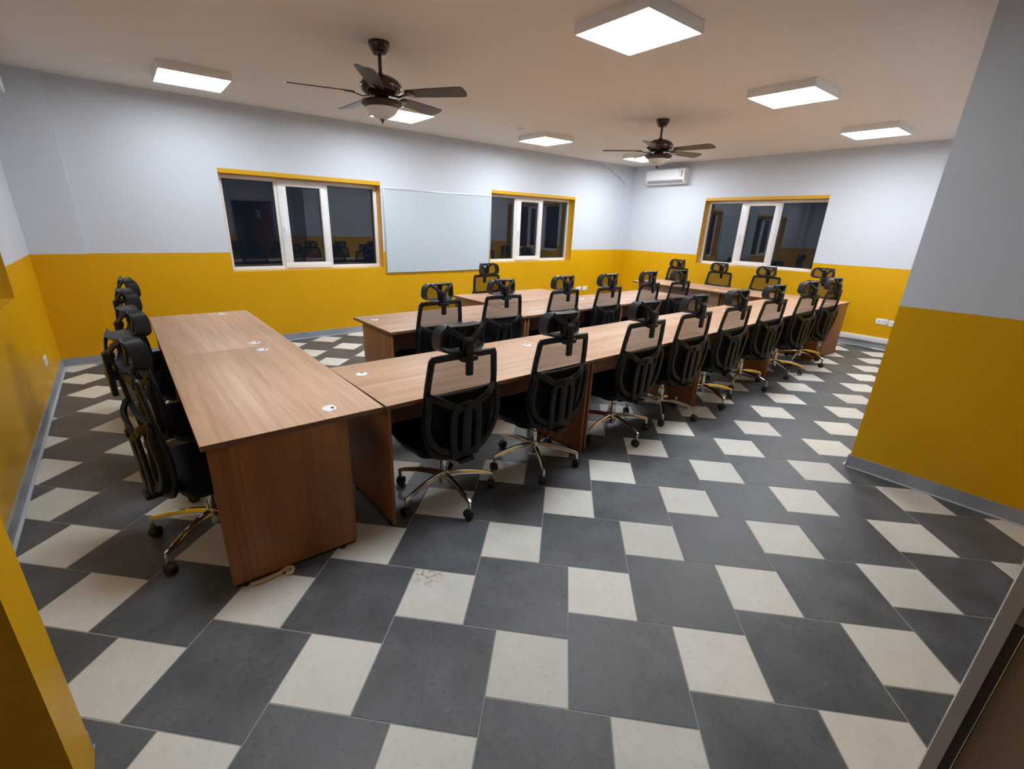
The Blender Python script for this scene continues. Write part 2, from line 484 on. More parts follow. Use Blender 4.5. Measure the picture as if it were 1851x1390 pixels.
# ------------------------------------------------------------------ windows
def window(name, axis, face, out, hole, flip=False):
    """three-light white plastic window: fixed, opening casement, fixed. built in local coords u along the wall, v depth, z"""
    p, q, z0, z1 = hole
    W = q - p; H = z1 - z0
    def tr(u, v, z):
        a = (q - u) if flip else (p + u)
        return (a, face + out * v, z0 + z) if axis == 'x' else (face + out * v, a, z0 + z)
    def bx(mb, u0, v0, w0, u1, v1, w1, mi=0, b=0.0):
        A = tr(u0, v0, w0); B = tr(u1, v1, w1); mb.box(*A, *B, mi=mi, b=b)
    F0, F1 = 0.145, 0.205
    e = 0.002
    fr = MB()
    s = W / 2.07
    fw_ = 0.05
    u_a, u_b = 0.645 * s, 0.72 * s        # first mullion
    u_c, u_d = 1.30 * s, 1.345 * s       # second mullion
    bx(fr, e, F0, e, W - e, F1, fw_, b=0.004); bx(fr, e, F0, H - fw_, W - e, F1, H - e, b=0.004)
    bx(fr, e, F0, fw_, fw_, F1, H - fw_, b=0.004); bx(fr, W - fw_, F0, fw_, W - e, F1, H - fw_, b=0.004)
    bx(fr, u_a, F0, fw_, u_b, F1, H - fw_, b=0.004); bx(fr, u_c, F0, fw_, u_d, F1, H - fw_, b=0.004)
    o = struct(fr.build(name, M['upvc']))
    sh = MB()
    S0 = F0 - 0.018
    sw = 0.075
    a0, a1, b0, b1 = u_b - 0.035, u_c + 0.012, fw_ - 0.03, H - fw_ + 0.03
    bx(sh, a0, S0, b0, a1, F0 + 0.03, b0 + sw, b=0.005); bx(sh, a0, S0, b1 - sw, a1, F0 + 0.03, b1, b=0.005)
    bx(sh, a0, S0, b0 + sw, a0 + sw + 0.03, F0 + 0.03, b1 - sw, b=0.005); bx(sh, a1 - sw, S0, b0 + sw, a1, F0 + 0.03, b1 - sw, b=0.005)
    cs = sh.build('casement', M['upvc'], o)
    hd = MB()
    hz = H * 0.46
    bx(hd, a0 + 0.022, S0 - 0.012, hz - 0.035, a0 + 0.048, S0, hz + 0.035, b=0.004)
    bx(hd, a0 + 0.026, S0 - 0.04, hz - 0.01, a0 + 0.044, S0 - 0.01, hz + 0.01, b=0.004)
    bx(hd, a0 + 0.024, S0 - 0.045, hz - 0.12, a0 + 0.044, S0 - 0.03, hz + 0.012, b=0.005)
    hd.build('handle', M['white_plastic'], cs)
    hg = MB()
    for zz in (b0 + 0.03, b1 - 0.09): bx(hg, a1 - 0.004, S0 - 0.006, zz, a1 + 0.014, S0 + 0.01, zz + 0.07, b=0.003)
    hg.build('hinge', M['white_plastic'], cs)
    for (u0, u1, w0, w1) in ((fw_, u_a, fw_, H - fw_), (a0 + sw + 0.03, a1 - sw, b0 + sw, b1 - sw), (u_d, W - fw_, fw_, H - fw_)):
        g = MB(); v = F0 + 0.03
        g.add([tr(u0, v, w0), tr(u1, v, w0), tr(u1, v, w1), tr(u0, v, w1)], [[0, 1, 2, 3]])
        g.build('pane', M['glass'], o)
        gs = MB(); t = 0.007
        vv = v - 0.006
        bx(gs, u0, vv, w0, u1, v - .001, w0 + t); bx(gs, u0, vv, w1 - t, u1, v - .001, w1); bx(gs, u0, vv, w0, u0 + t, v - .001, w1); bx(gs, u1 - t, vv, w0, u1, v - .001, w1)
        gs.build('gasket', M['rubber'], o)
    return o
window('window_1', 'x', Y1, 1, W1)
window('window_2', 'x', Y1, 1, W2)
window('window_3', 'y', X2, 1, W3, flip=True)
window('window_4', 'y', X0, -1, W4)

# ------------------------------------------------------------------ doors
# doorway in the near wall (seen reflected in the windows): lining and an open wooden leaf
db = MB()
db.box(2.15, YN - 0.17, 0.001, 2.19, YN + 0.012, 2.06); db.box(3.13, YN - 0.17, 0.001, 3.17, YN + 0.012, 2.06); db.box(2.19, YN - 0.17, 2.02, 3.13, YN + 0.012, 2.06)
d1 = struct(db.build('door_1', M['grey_frame'], auto=False))
lf = MB(); lf.box(0, 0, 0.008, 0.93, 0.04, 2.01, b=0.002)
leaf = lf.build('door_leaf', M['door_wood'], d1, loc=(2.185, YN - 0.12, 0)); leaf.rotation_euler = (0, 0, 0)
leaf.location = (3.125, YN - 0.03, 0); leaf.rotation_euler = (0, 0, radians(242))
sg = MB(); sg.box(0.42, -0.003, 1.62, 0.57, -0.0005, 1.83); sgo = sg.build('notice_sheet', M['paper'], d1, loc=leaf.location); sgo.rotation_euler = leaf.rotation_euler
# the jamb beside the camera
jb = MB()
jb.box(0.93, -1.262, 0.001, 0.98, -1.238, 2.1, mi=0); jb.box(0.94, YN - 0.16, 0.001, 0.9795, -1.41, 2.1, mi=2)
jb.box(0.936, -1.279, 0.001, 0.98, -1.262, 0.905, mi=1); jb.box(0.936, -1.277, 0.905, 0.98, -1.262, 2.1, mi=2)
jb.box(0.93, -1.40, 2.1, 0.98, -1.238, 2.14, mi=0)
d2 = struct(jb.build('door_2', [M['metal_frame'], M['brown_frame'], M['grey_frame']], auto=False))
lb = MB(); lb.box(0.95, -1.40, 0.01, 0.9795, -1.283, 2.09)
lb.build('door_leaf', M['brown_leaf'], d2, auto=False)

# ------------------------------------------------------------------ whiteboard
def whiteboard():
    x0, x1, z0, z1 = 2.893, 4.875, 0.875, 2.085
    y = Y1
    o = empty('whiteboard', 'large blank whiteboard with thin aluminium edge between the two windows of the back wall', 'whiteboard', (x0, y, z0))
    b = MB(); b.box(0.008, -0.018, 0.008, x1 - x0 - 0.008, -0.001, z1 - z0 - 0.008)
    b.build('board', M['board'], o, auto=False)
    f = MB(); w, h = x1 - x0, z1 - z0; t = 0.012
    f.box(0, -0.024, 0, w, -0.0005, t, b=0.002); f.box(0, -0.024, h - t, w, -0.0005, h, b=0.002)
    f.box(0, -0.024, t, t, -0.0005, h - t, b=0.002); f.box(w - t, -0.024, t, w, -0.0005, h - t, b=0.002)
    f.build('edge_frame', M['alu'], o)
    for u in (0.5, 1.4):
        c = MB(); c.box(u, -0.03, -0.012, u + 0.03, -0.002, 0.008, b=0.002); c.build('clip', M['grey_plastic'], o)
whiteboard()

# ------------------------------------------------------------------ ceiling lights
def ceiling_light():
    o = empty('ceiling_light', '', 'ceiling light', group='square ceiling lights')
    h = 0.29; d = 0.07
    c = MB()
    t = 0.010
    c.box(-h, -h, -d, -h + t, h, 0, b=0.002); c.box(h - t, -h, -d, h, h, 0, b=0.002)
    c.box(-h + t, -h, -d, h - t, -h + t, 0, b=0.002); c.box(-h + t, h - t, -d, h - t, h, 0, b=0.002)
    c.build('case', M['lamp_case'], o)
    f = MB(); f.box(-h + t + .001, -h + t + .001, -d + 0.003, h - t - .001, h - t - .001, -d + 0.009)
    f.build('diffuser', M['lamp'], o, auto=False)
    return o
cl = ceiling_light()
lights = [
    (2.595, 1.15, 'largest square ceiling light, lit, at the top centre of the view'),
    (4.88, 1.10, 'lit square ceiling light above and right of the far fan, middle of the right row'),
    (7.25, 1.07, 'lit square ceiling light nearest the tall near wall on the right'),
    (0.525, 4.67, 'lit square ceiling light at far left, over the left end of the desks'),
    (2.655, 4.57, 'lit square ceiling light partly hidden behind the bowl of the nearer fan'),
    (4.985, 4.53, 'lit square ceiling light near the back wall, midway between the two fans'),
    (7.41, 4.49, 'lit square ceiling light partly hidden behind the far fan, above the wall air conditioner'),
    (0.28, 1.15, 'lit square ceiling light in the near left corner of the ceiling grid'),
]
for k, (x, y, lab) in enumerate(lights):
    if k == 0:
        cl.location = (x, y, HC - 0.0005); cl['label'] = lab
    lobj = cl if k == 0 else copy_tree(cl, lab, (x, y, HC - 0.0005), 0)
    for ch in lobj.children:
        if ch.name.startswith('diffuser'):
            ch.material_slots[0].link = 'OBJECT'
            ch.material_slots[0].material = lamp_mat((1.0, 1.1, 1.45, 0.70, 1.0, 1.25, 1.4, 0.85)[k])
# smoke detector
o = MB().lathe([(0.05, 0), (0.05, -0.018), (0.038, -0.032), (0.015, -0.036), (0.0, -0.036)], n=28).build('smoke_detector', M['white_plastic'], loc=(4.36, 4.37, HC - 0.0005))
tag(o, 'small round white smoke detector on the ceiling between the fans', 'smoke detector')

# ------------------------------------------------------------------ ceiling fans
def ceiling_fan(th):
    o = empty('ceiling_fan', '', 'ceiling fan', group='dark five blade ceiling fans')
    BZ = -0.337
    MB().lathe([(0.078, 0), (0.08, -0.012), (0.076, -0.03), (0.066, -0.05), (0.058, -0.062), (0.05, -0.066), (0.046, -0.082), (0.018, -0.088), (0.0, -0.088)], n=36).build('canopy', M['bronze'], o)
    MB().lathe([(0.014, -0.08), (0.014, -0.19), (0.022, -0.2), (0.03, -0.222), (0.03, -0.226), (0.0, -0.226)], n=20).build('down_rod', M['bronze'], o)
    MB().lathe([(0.0, -0.21), (0.045, -0.212), (0.09, -0.222), (0.135, -0.245), (0.158, -0.275), (0.16, -0.295), (0.15, -0.318), (0.13, -0.333), (0.1, -0.345), (0.09, -0.356), (0.0, -0.358)], n=40).build('motor_housing', M['bronze'], o)
    MB().lathe([(0.055, -0.355), (0.06, -0.372), (0.1, -0.378), (0.156, -0.386), (0.165, -0.394), (0.162, -0.404), (0.15, -0.416), (0.135, -0.424), (0.13, -0.43), (0.0, -0.43)], n=40).build('lamp_rim', M['bronze'], o)
    prof = [(0.128, -0.424), (0.124, -0.434), (0.116, -0.448), (0.104, -0.463), (0.088, -0.477), (0.068, -0.489), (0.045, -0.499), (0.02, -0.506)]
    MB().lathe(prof + [(0.0, -0.508)], n=40).build('glass_bowl', M['bowl'], o)
    MB().lathe([(0.0, -0.5), (0.018, -0.505), (0.02, -0.511), (0.01, -0.517), (0.007, -0.527), (0.0, -0.538)], n=18).build('finial', M['bronze'], o)
    for k in range(5):
        a = th + k * 2 * pi / 5
        R = Matrix.Rotation(a, 4, 'Z')
        T = R @ Matrix.Translation((0, 0, BZ)) @ Matrix.Rotation(radians(-12), 4, 'X')
        ir = MB()
        pth = smooth_path([(0.09, 0, -0.012), (0.14, 0, -0.022), (0.185, 0, -0.014), (0.225, 0, -0.005)], 5)
        ir.sweep(pth, rrect(0.034, 0.008, 0.003), scales=[(1 - .35 * sin(pi * i / (len(pth) - 1)), 1) for i in range(len(pth))])
        ir.sweep([(0.2, 0, -0.006), (0.24, 0, -0.006), (0.275, 0, -0.006)], rrect(0.085, 0.006, 0.002), scales=[(0.5, 1), (1, 1), (0.55, 1)])
        ir.v = [tuple(T @ Vector(v)) for v in ir.v]
        bi = ir.build('blade_iron', M['bronze'], o)
        bl = MB()
        # outline of the blade
        pts = []
        r0, r1, w0, w1 = 0.205, 0.685, 0.052, 0.072
        up = [(r0, w0 * .75), (r0 + .02, w0), (0.45, 0.066), (0.62, w1), (0.662, w1 * .97), (0.676, w1 * .8), (r1, w1 * .3)]
        out = [(x, y) for x, y in up] + [(x - 0.004, -y * 0.98) for x, y in up[::-1]]
        n = len(out); t = 0.0035
        vs_ = [(x, y, t) for x, y in out] + [(x, y, -t) for x, y in out]
        bl.add(vs_, [list(range(n)), [i + n for i in range(n)][::-1]] + [[i, (i + 1) % n, (i + 1) % n + n, i + n] for i in range(n)])
        b_o = bl.build('blade', M['blade'], o)
        b_o.matrix_local = T
    return o
f1 = ceiling_fan(radians(20))
f1.location = (1.505, 2.68, HC - 0.0005)
f1['label'] = 'nearer ceiling fan, five dark blades and frosted bowl, left of centre over the desks'
f2 = copy_tree(f1, 'farther ceiling fan, smaller in view, with frosted bowl in front of the wall air conditioner', (5.15, 2.66, HC - 0.0005), radians(40))

# ------------------------------------------------------------------ air conditioners
def air_conditioner():
    o = empty('air_conditioner', '', 'air conditioner', group='white wall air conditioners')
    # local: x along the wall 0..L, y out of wall (0 at wall -> D), z up from bottom
    Lh, D, H = 0.86, 0.21, 0.275
    pr = [(0, 0), (0.12, 0.0), (0.165, 0.02), (0.205, 0.075), (0.21, 0.2), (0.195, 0.255), (0.17, H), (0, H)]
    b = MB()
    for (x0, x1) in ((0, Lh),):
        n = len(pr)
        b.add([(x0, y, z) for y, z in pr] + [(x1, y, z) for y, z in pr], [list(range(n)), [i + n for i in range(n)][::-1]] + [[i, (i + 1) % n, (i + 1) % n + n, i + n] for i in range(n)])
    b.build('body', M['white_plastic'], o)
    p = MB(); p.box(0.125, 0.206, 0.085, Lh - 0.01, 0.216, 0.25, b=0.004); p.build('front_panel', M['white_plastic'], o)
    c = MB(); c.box(0.04, 0.2, 0.12, 0.075, 0.2135, 0.22, b=0.003); c.build('display', M['grey_plastic'], o)
    f = MB(); M4 = Matrix.Translation((0, 0.168, 0.02)) @ Matrix.Rotation(radians(48), 4, 'X')
    f.box(0.03, 0, 0.0, Lh - 0.03, 0.062, 0.006, M4=M4, b=0.002); f.build('louvre', M['grey_plastic'], o)
    return o
ac = air_conditioner()
ac['label'] = 'white split air conditioner high on the right wall beside the far corner'
ac.location = (X2 - 0.001, 4.35, 2.49); ac.rotation_euler = (0, 0, radians(90))
ac2 = copy_tree(ac, "white air conditioner high on the left wall, cut off by the picture's left edge", (X0 + 0.001, 5.2, 2.49), radians(-90))

# ------------------------------------------------------------------ sockets, trunking, cable
def socket(name, label, loc, rz, w, gangs):
    o = empty(name, label, 'wall socket', loc, rz)
    b = MB(); b.box(-w / 2, 0, -0.043, w / 2, 0.01, 0.043, b=0.003); b.build('plate', M['white_plastic'], o)
    for k in range(gangs):
        c = MB(); cx = (k - (gangs - 1) / 2) * w / max(gangs, 1)
        c.box(cx - 0.005, 0.0095, -0.004, cx + 0.005, 0.0115, 0.01); c.build('socket_slot', M['dark'] if gangs > 1 else M['grey_plastic'], o, auto=False)
    return o
socket('wall_socket', 'wide white double socket plate on the yellow right wall', (X2, 0.745, 0.415), radians(90), 0.148, 2)
socket('wall_socket', 'small square white plate right of the double socket, at the edge of the near wall', (X2, 0.617, 0.405), radians(90), 0.086, 1)
socket('wall_socket', 'white double socket plate low on the yellow back wall under the right window', (7.5, Y1, 0.4), radians(180), 0.146, 2)
socket('wall_socket', 'second white plate beside it on the back wall, partly behind a headrest', (7.30, Y1, 0.4), radians(180), 0.146, 1)
socket('wall_socket', 'white socket plate low on the yellow left wall', (X0, 4.6, 0.325), radians(-90), 0.16, 2)
tr_ = MB().box(X2 - 0.03, YB + 0.02, 0.092, X2 - 0.0005, 5.1, 0.172, b=0.004).build('cable_trunking', M['white_plastic'])
tag(tr_, 'long white cable trunking along the right wall just above the grey skirting', 'cable trunking')
pth = smooth_path([(8.55, 1.25, 0.006), (8.57, 1.0, 0.006), (8.5, 0.8, 0.006), (8.53, 0.6, 0.006), (8.46, 0.4, 0.006), (8.5, 0.15, 0.006)], 6)
tag(MB().tube(pth, 0.0055, 8).build('cable', M['cable']), 'dark cable lying on the floor along the right wall skirting', 'cable')

# ------------------------------------------------------------------ desks
def desk(Lx):
    """local x 0..Lx along the desk, y 0 (user edge) .. 0.8, origin on floor"""
    o = empty('desk', '', 'desk', group='walnut office desks')
    D, T = 0.795, 0.745
    t = MB(); t.box(0.001, 0, T - 0.025, Lx - 0.001, D, T, b=0.0015)
    for i_, f_ in enumerate(t.f):
        if len(f_) == 4 and max(t.v[k][2] for k in f_) < T - 0.0012: t.mi[i_] = 1
    t.build('tabletop', [M['wood_h'], M['wood_edge']], o)
    for s in (0, 1):
        x0 = 0.014 if s == 0 else Lx - 0.032
        p = MB(); p.box(x0, 0.02, 0.02, x0 + 0.018, 0.61, T - 0.0255, b=0.001); po = p.build('side_panel', M['wood_v_shaded'], o)
        f = MB(); f.box(x0 + 0.001, 0.03, 0.009, x0 + 0.017, 0.60, 0.0198); 
        for yy in (0.07, 0.53): f.lathe([(0.014, 0.0005), (0.016, 0.004), (0.016, 0.0092)], c=(x0 + 0.009, yy, 0), n=14)
        f.build('foot_rail', M['black'], po)
    m = MB(); m.box(0.0325, 0.56, 0.31, Lx - 0.0325, 0.578, T - 0.0255, b=0.001); m.build('modesty_panel', M['wood_h'], o)
    for x in (0.115, Lx - 0.125):
        g = MB(); g.lathe([(0.0, T - 0.001), (0.034, T - 0.001), (0.034, T + 0.002), (0.031, T + 0.004), (0.0, T + 0.0042)], c=(x, 0.565, 0), n=28)
        go = g.build('cable_grommet', M['white_plastic'], o)
        h = MB(); h.box(x - 0.004, 0.572, T + 0.0041, x + 0.018, 0.586, T + 0.0048, b=0.0); h.build('cable_slot', M['dark'], go, auto=False)
    return o
def torn_sticker(par, x, y, seed):
    r = random.Random(seed); n = 16
    pts = []
    for k in range(n):
        a = 2 * pi * k / n; q = 0.036 + r.uniform(-0.004, 0.014)
        pts.append((x + q * cos(a) * 1.05, y + q * sin(a) * 0.9))
    mb = MB(); z = 0.7455
    mb.add([(a, b, z) for a, b in pts] + [(a, b, z + 0.0006) for a, b in pts], [list(range(n)), [i + n for i in range(n)]] + [[i, (i + 1) % n, (i + 1) % n + n, i + n] for i in range(n)])
    mb.build('torn_sticker', M['paper'], par, auto=False)

# left row (users sit on the left): two desks
LL = 1.585
dl = desk(LL)
dl.location = (-0.221, 0.868 + LL, 0); dl.rotation_euler = (0, 0, radians(-90))
dl['label'] = 'nearest walnut desk with its brown end panel facing the camera, at left'
d = copy_tree(dl, 'walnut desk behind the nearest one, at the left, ending towards the yellow back wall', (-0.221, 0.868 + 2 * LL, 0), radians(-90))
for dd, s in ((dl, 3), (d, 9)):
    torn_sticker(dd, 0.115, 0.565, s); torn_sticker(dd, LL - 0.125, 0.565, s + 1)
# row A
rot = 0.0155
LA = 1.598
labs = ['first walnut desk of the front long row, joined to the nearest left desk',
        'second walnut desk of the front long row, counted from the left desk',
        'third walnut desk of the front long row, behind the fifth and sixth chairs',
        'last walnut desk of the front long row, meeting the cross desks by the right wall']
da = desk(LA)
for k in range(4):
    loc = (0.5875 + k * LA * cos(rot), 0.866 + k * LA * sin(rot), 0)
    if k == 0: da.location = loc; da.rotation_euler = (0, 0, rot); da['label'] = labs[0]
    else: copy_tree(da, labs[k], loc, rot)
hole = MB().lathe([(0.0, 0.7452), (0.0045, 0.7452), (0.0045, 0.7456), (0.0, 0.7456)], c=(0.13, 0.74, 0), n=12).build('screw_hole', M['dark'], da)
# row B
LB = 1.568
labs = ['walnut desk at the left end of the middle row, its end panel showing',
        'walnut desk at the middle of the middle row, in front of the side desk',
        'walnut desk at the right end of the middle row']
db_ = desk(LB)
for k in range(3):
    loc = (1.347 + k * LB, 2.398 + k * 0.013, 0)
    if k == 0: db_.location = loc; db_.rotation_euler = (0, 0, 0.008); db_['label'] = labs[0]
    else: copy_tree(db_, labs[k], loc, 0.008)
# side desk behind row B, user on the window side
copy_tree(db_, 'walnut desk pushed against the back of the middle row, one chair behind it', (3.02 + LB, 3.21 + 0.805, 0), radians(180))
# cross desks along the right wall
LW = 1.575
copy_tree(dl, 'walnut cross desk by the right wall, nearer the tall near wall, end panel showing', (7.785, 0.972, 0), radians(90))
copy_tree(dl, 'walnut cross desk by the right wall, farther, below the air conditioner', (7.785, 0.972 + LL, 0), radians(90))
for r in [o for o in COL.objects if o.get('category') == 'desk' and o.location.x > 7.5]:
    for ch in list(r.children):
        if ch.name.startswith('torn_sticker'): bpy.data.objects.remove(ch)

# beige strap on the floor at the near desk
sp = [(0.0, 0.0, 0.012), (0.04, -0.01, 0.011), (0.08, -0.006, 0.01), (0.13, 0.0, 0.012), (0.165, 0.006, 0.017), (0.185, -0.008, 0.02), (0.178, -0.028, 0.014), (0.16, -0.03, 0.01), (0.158, -0.018, 0.012), (0.17, -0.012, 0.016)]
st = MB().sweep(smooth_path(sp, 5), rrect(0.018, 0.004, 0.0018), up=(0.1, -0.5, 1)).build('packing_strap', M['strap'], loc=(-0.135, 0.868, 0.0))
tag(st, 'crumpled beige strap lying on the floor against the nearest desk end panel', 'strap')

# ------------------------------------------------------------------ office chair
def back_y(z):
    pts = [(0.38, -0.195), (0.45, -0.19), (0.55, -0.188), (0.65, -0.198), (0.75, -0.215), (0.85, -0.226), (0.97, -0.237)]
    if z <= pts[0][0]: return pts[0][1]
    for (a, ya), (b, yb) in zip(pts, pts[1:]):
        if z <= b: return ya + (yb - ya) * (z - a) / (b - a)
    return pts[-1][1]
def back_w(z):
    pts = [(0.37, 0.125), (0.40, 0.165), (0.45, 0.192), (0.52, 0.211), (0.62, 0.222), (0.72, 0.222), (0.85, 0.212), (0.965, 0.196)]
    if z <= pts[0][0]: return pts[0][1]
    for (a, ya), (b, yb) in zip(pts, pts[1:]):
        if z <= b: return ya + (yb - ya) * (z - a) / (b - a)
    return pts[-1][1]
def curve_fwd(x, k=0.38): return k * x * x     # back curves forward at its sides

def office_chair():
    o = empty('office_chair', '', 'office chair', group='black mesh office chairs')
    # star base
    b = MB()
    b.lathe([(0.024, 0.085), (0.029, 0.09), (0.033, 0.14), (0.033, 0.165), (0.029, 0.178), (0.022, 0.182), (0.0, 0.182)], n=24)
    for k in range(5):
        a = radians(90 + 72 * k)
        R = Matrix.Rotation(a - pi / 2, 4, 'Z')
        p = [R @ Vector(q) for q in smooth_path([(0, 0.024, 0.152), (0, 0.10, 0.153), (0, 0.19, 0.143), (0, 0.28, 0.122), (0, 0.318, 0.110)], 4)]
        n = len(p)
        b.sweep(p, [(-.5, -.5), (.5, -.5), (.42, .2), (.2, .5), (-.2, .5), (-.42, .2)], scales=[(0.034 - 0.014 * i / (n - 1), 0.034 - 0.016 * i / (n - 1)) for i in range(n)])
        b.lathe([(0.0105, 0.066), (0.011, 0.110), (0.009, 0.116), (0, 0.118)], c=tuple((R @ Vector((0, 0.312, 0)))), n=12)
    b.build('star_base', M['chrome'], o)
    for k in range(5):
        a = radians(90 + 72 * k)
        cx, cy = 0.312 * cos(a), 0.312 * sin(a)
        tw = radians((k * 67) % 180)
        c = MB()
        M4 = Matrix.Translation((cx, cy, 0.0265)) @ Matrix.Rotation(tw, 4, 'Z') @ Matrix.Translation((0.008, 0, 0)) @ Matrix.Rotation(pi / 2, 4, 'X')
        for s in (-1, 1):
            z0, z1 = (0.006, 0.023) if s > 0 else (-0.023, -0.006)
            c.lathe([(0.0, z0), (0.022, z0), (0.026, z0 + 0.004), (0.026, z1 - 0.004), (0.022, z1), (0.008, z1), (0.0, z1)], n=18, M4=M4)
        hood = Matrix.Translation((cx, cy, 0)) @ Matrix.Rotation(tw, 4, 'Z')
        pp = [hood @ Vector((0.008 + 0.0275 * cos(t), 0, 0.0265 + 0.0295 * sin(t))) for t in [radians(q) for q in range(20, 200, 20)]]
        c.sweep(pp, rect(0.040, 0.0045), up=tuple(hood.to_3x3() @ Vector((0, 1, 0)))) if False else c.sweep(pp, rrect(0.006, 0.040, 0.002), up=tuple(hood.to_3x3() @ Vector((0, 1, 0))))
        c.lathe([(0.0075, 0.03), (0.0075, 0.0665), (0.0, 0.0665)], c=(cx, cy, 0), n=10)
        c.build('caster', M['rubber'], o)
    g = MB(); g.lathe([(0.014, 0.18), (0.014, 0.33), (0.0, 0.33)], n=18); g.lathe([(0.024, 0.18), (0.025, 0.245), (0.022, 0.258), (0.014, 0.26)], n=20)
    g.build('gas_lift', M['chrome'], o)
    m = MB(); m.box(-0.07, -0.12, 0.315, 0.07, 0.12, 0.355, b=0.012); m.box(-0.045, -0.20, 0.33, 0.045, -0.08, 0.36, b=0.01)
    m.tube([(0.06, 0.05, 0.335), (0.16, 0.06, 0.335), (0.22, 0.065, 0.33)], 0.006, 8); m.box(0.205, 0.05, 0.322, 0.26, 0.08, 0.337, b=0.005)
    m.build('mechanism', M['black'], o)
    # seat: shell + cushion
    def seat_outline(k, n=40):
        out = []
        for i in range(n):
            a = 2 * pi * i / n
            ex = 2.0 / 4.2
            x = 0.245 * k * math.copysign(abs(cos(a)) ** ex, cos(a)); y = 0.235 * k * math.copysign(abs(sin(a)) ** ex, sin(a))
            if y < 0: x *= 0.94
            out.append((x, y + 0.065))
        return out
    s = MB(); layers = [(0.86, 0.388), (0.965, 0.393), (1.0, 0.41), (1.005, 0.435), (0.985, 0.458), (0.93, 0.472), (0.80, 0.479), (0.5, 0.478), (0.2, 0.475)]
    vs_, fs = [], []
    n = 40
    for k, z in layers:
        for (x, y) in seat_outline(k):
            zz = z - 0.055 * max(0, (y - 0.17) / 0.13) ** 1.8 + 0.012 * max(0, (-y - 0.05) / 0.12) - (0.0 if z < 0.44 else 0.006 * cos(x * 9))
            vs_.append((x, y, zz))
    for i in range(len(layers) - 1):
        for k in range(n):
            a_, b_ = i * n + k, i * n + (k + 1) % n; fs.append([a_, b_, b_ + n, a_ + n])
    fs.append(list(range(n))[::-1]); fs.append([(len(layers) - 1) * n + k for k in range(n)])
    s.add(vs_, fs, 0, True); so = s.build('seat', M['fabric'], o)
    sh = MB(); vs_, fs = [], []
    lay = [(0.5, 0.335), (0.78, 0.34), (0.90, 0.355), (0.95, 0.392)]
    for k, z in lay:
        for (x, y) in seat_outline(k):
            vs_.append((x, y, z - 0.05 * max(0, (y - 0.17) / 0.13) ** 1.8 + 0.004 * cos(40 * y)))
    for i in range(len(lay) - 1):
        for k in range(n):
            a_, b_ = i * n + k, i * n + (k + 1) % n; fs.append([a_, b_, b_ + n, a_ + n])
    fs.append(list(range(n))[::-1]); fs.append([(len(lay) - 1) * n + k for k in range(n)])
    sh.add(vs_, fs, 0, True); sh.build('seat_shell', M['black'], so)
    # back frame: closed loop
    loop = []
    zs = [0.40, 0.45, 0.52, 0.60, 0.68, 0.76, 0.84, 0.91, 0.95]
    for z in zs: loop.append((back_w(z), z))
    loop += [(0.187, 0.963), (0.12, 0.968), (0.0, 0.969), (-0.12, 0.968), (-0.187, 0.963)]
    for z in zs[::-1]: loop.append((-back_w(z), z))
    loop += [(-0.08, 0.372), (0.0, 0.368), (0.08, 0.372)]
    path = smooth_path([(x, back_y(z) + curve_fwd(x), z) for x, z in loop], 3, closed=True)
    f = MB(); f.sweep(path, rrect(0.036, 0.02, 0.006, 2), closed=True, up=(0, 1, 0))
    # lower cross rail and top cap
    f.sweep([(x / 10 * 0.2, back_y(0.76) + curve_fwd(x / 10 * 0.2) - 0.002, 0.757) for x in range(-10, 11, 2)], rect(0.012, 0.012), up=(0, 1, 0))
    f.sweep([(x / 10 * 0.2, back_y(0.966) + curve_fwd(x / 10 * 0.2) - 0.004, 0.968) for x in range(-10, 11, 2)], rrect(0.02, 0.03, 0.006, 2), up=(0, 0, 1))
    fo = f.build('back_frame', M['black'], o)
    def panel(z0, z1, nz, ymargin, name, mt, inset=0.006):
        p = MB(); nx = 10; vs_ = []; fs = []
        for j in range(nz + 1):
            z = z0 + (z1 - z0) * j / nz; w = back_w(z) - inset
            for i in range(nx + 1):
                x = -w + 2 * w * i / nx
                vs_.append((x, back_y(z) + curve_fwd(x) + ymargin, z))
        for j in range(nz):
            for i in range(nx):
                a_ = j * (nx + 1) + i; fs.append([a_, a_ + 1, a_ + nx + 2, a_ + nx + 1])
        p.add(vs_, fs, 0, True); return p.build(name, mt, o)
    panel(0.757, 0.965, 6, 0.004, 'back_mesh', M['mesh'])
    lp = panel(0.385, 0.762, 10, 0.006, 'back_pad', M['fabric'])
    sm = lp.modifiers.new('thick', 'SOLIDIFY'); sm.thickness = 0.018; sm.offset = 0.0
    # rear yoke: diagonal arms, side wings and a slotted spine
    y_ = MB(); off = -0.042
    def P(x, z, d=0.0): return (x, back_y(z) + curve_fwd(x) + off + d, z)
    for s_ in (-1, 1):
        p = smooth_path([P(s_ * 0.212, 0.765, 0.03), P(s_ * 0.15, 0.735), P(s_ * 0.09, 0.70), P(s_ * 0.035, 0.682)], 5)
        y_.sweep(p, rrect(0.04, 0.018, 0.006, 2), up=(0, 1, 0))
        p = smooth_path([P(s_ * 0.214, 0.768, 0.025), P(s_ * 0.226, 0.70, 0.0), P(s_ * 0.232, 0.60, -0.004), P(s_ * 0.215, 0.525, -0.004), P(s_ * 0.165, 0.455), P(s_ * 0.10, 0.425), P(s_ * 0.05, 0.42)], 4)
        y_.sweep(p, rrect(0.036, 0.018, 0.006, 2), up=(0, 1, 0))
        p = smooth_path([P(s_ * 0.065, 0.695, -0.004), P(s_ * 0.082, 0.62, -0.012), P(s_ * 0.082, 0.52, -0.014), P(s_ * 0.078, 0.425, -0.008), P(s_ * 0.07, 0.385, 0)], 4)
        y_.sweep(p, rrect(0.044, 0.02, 0.006, 2), up=(0, 1, 0))
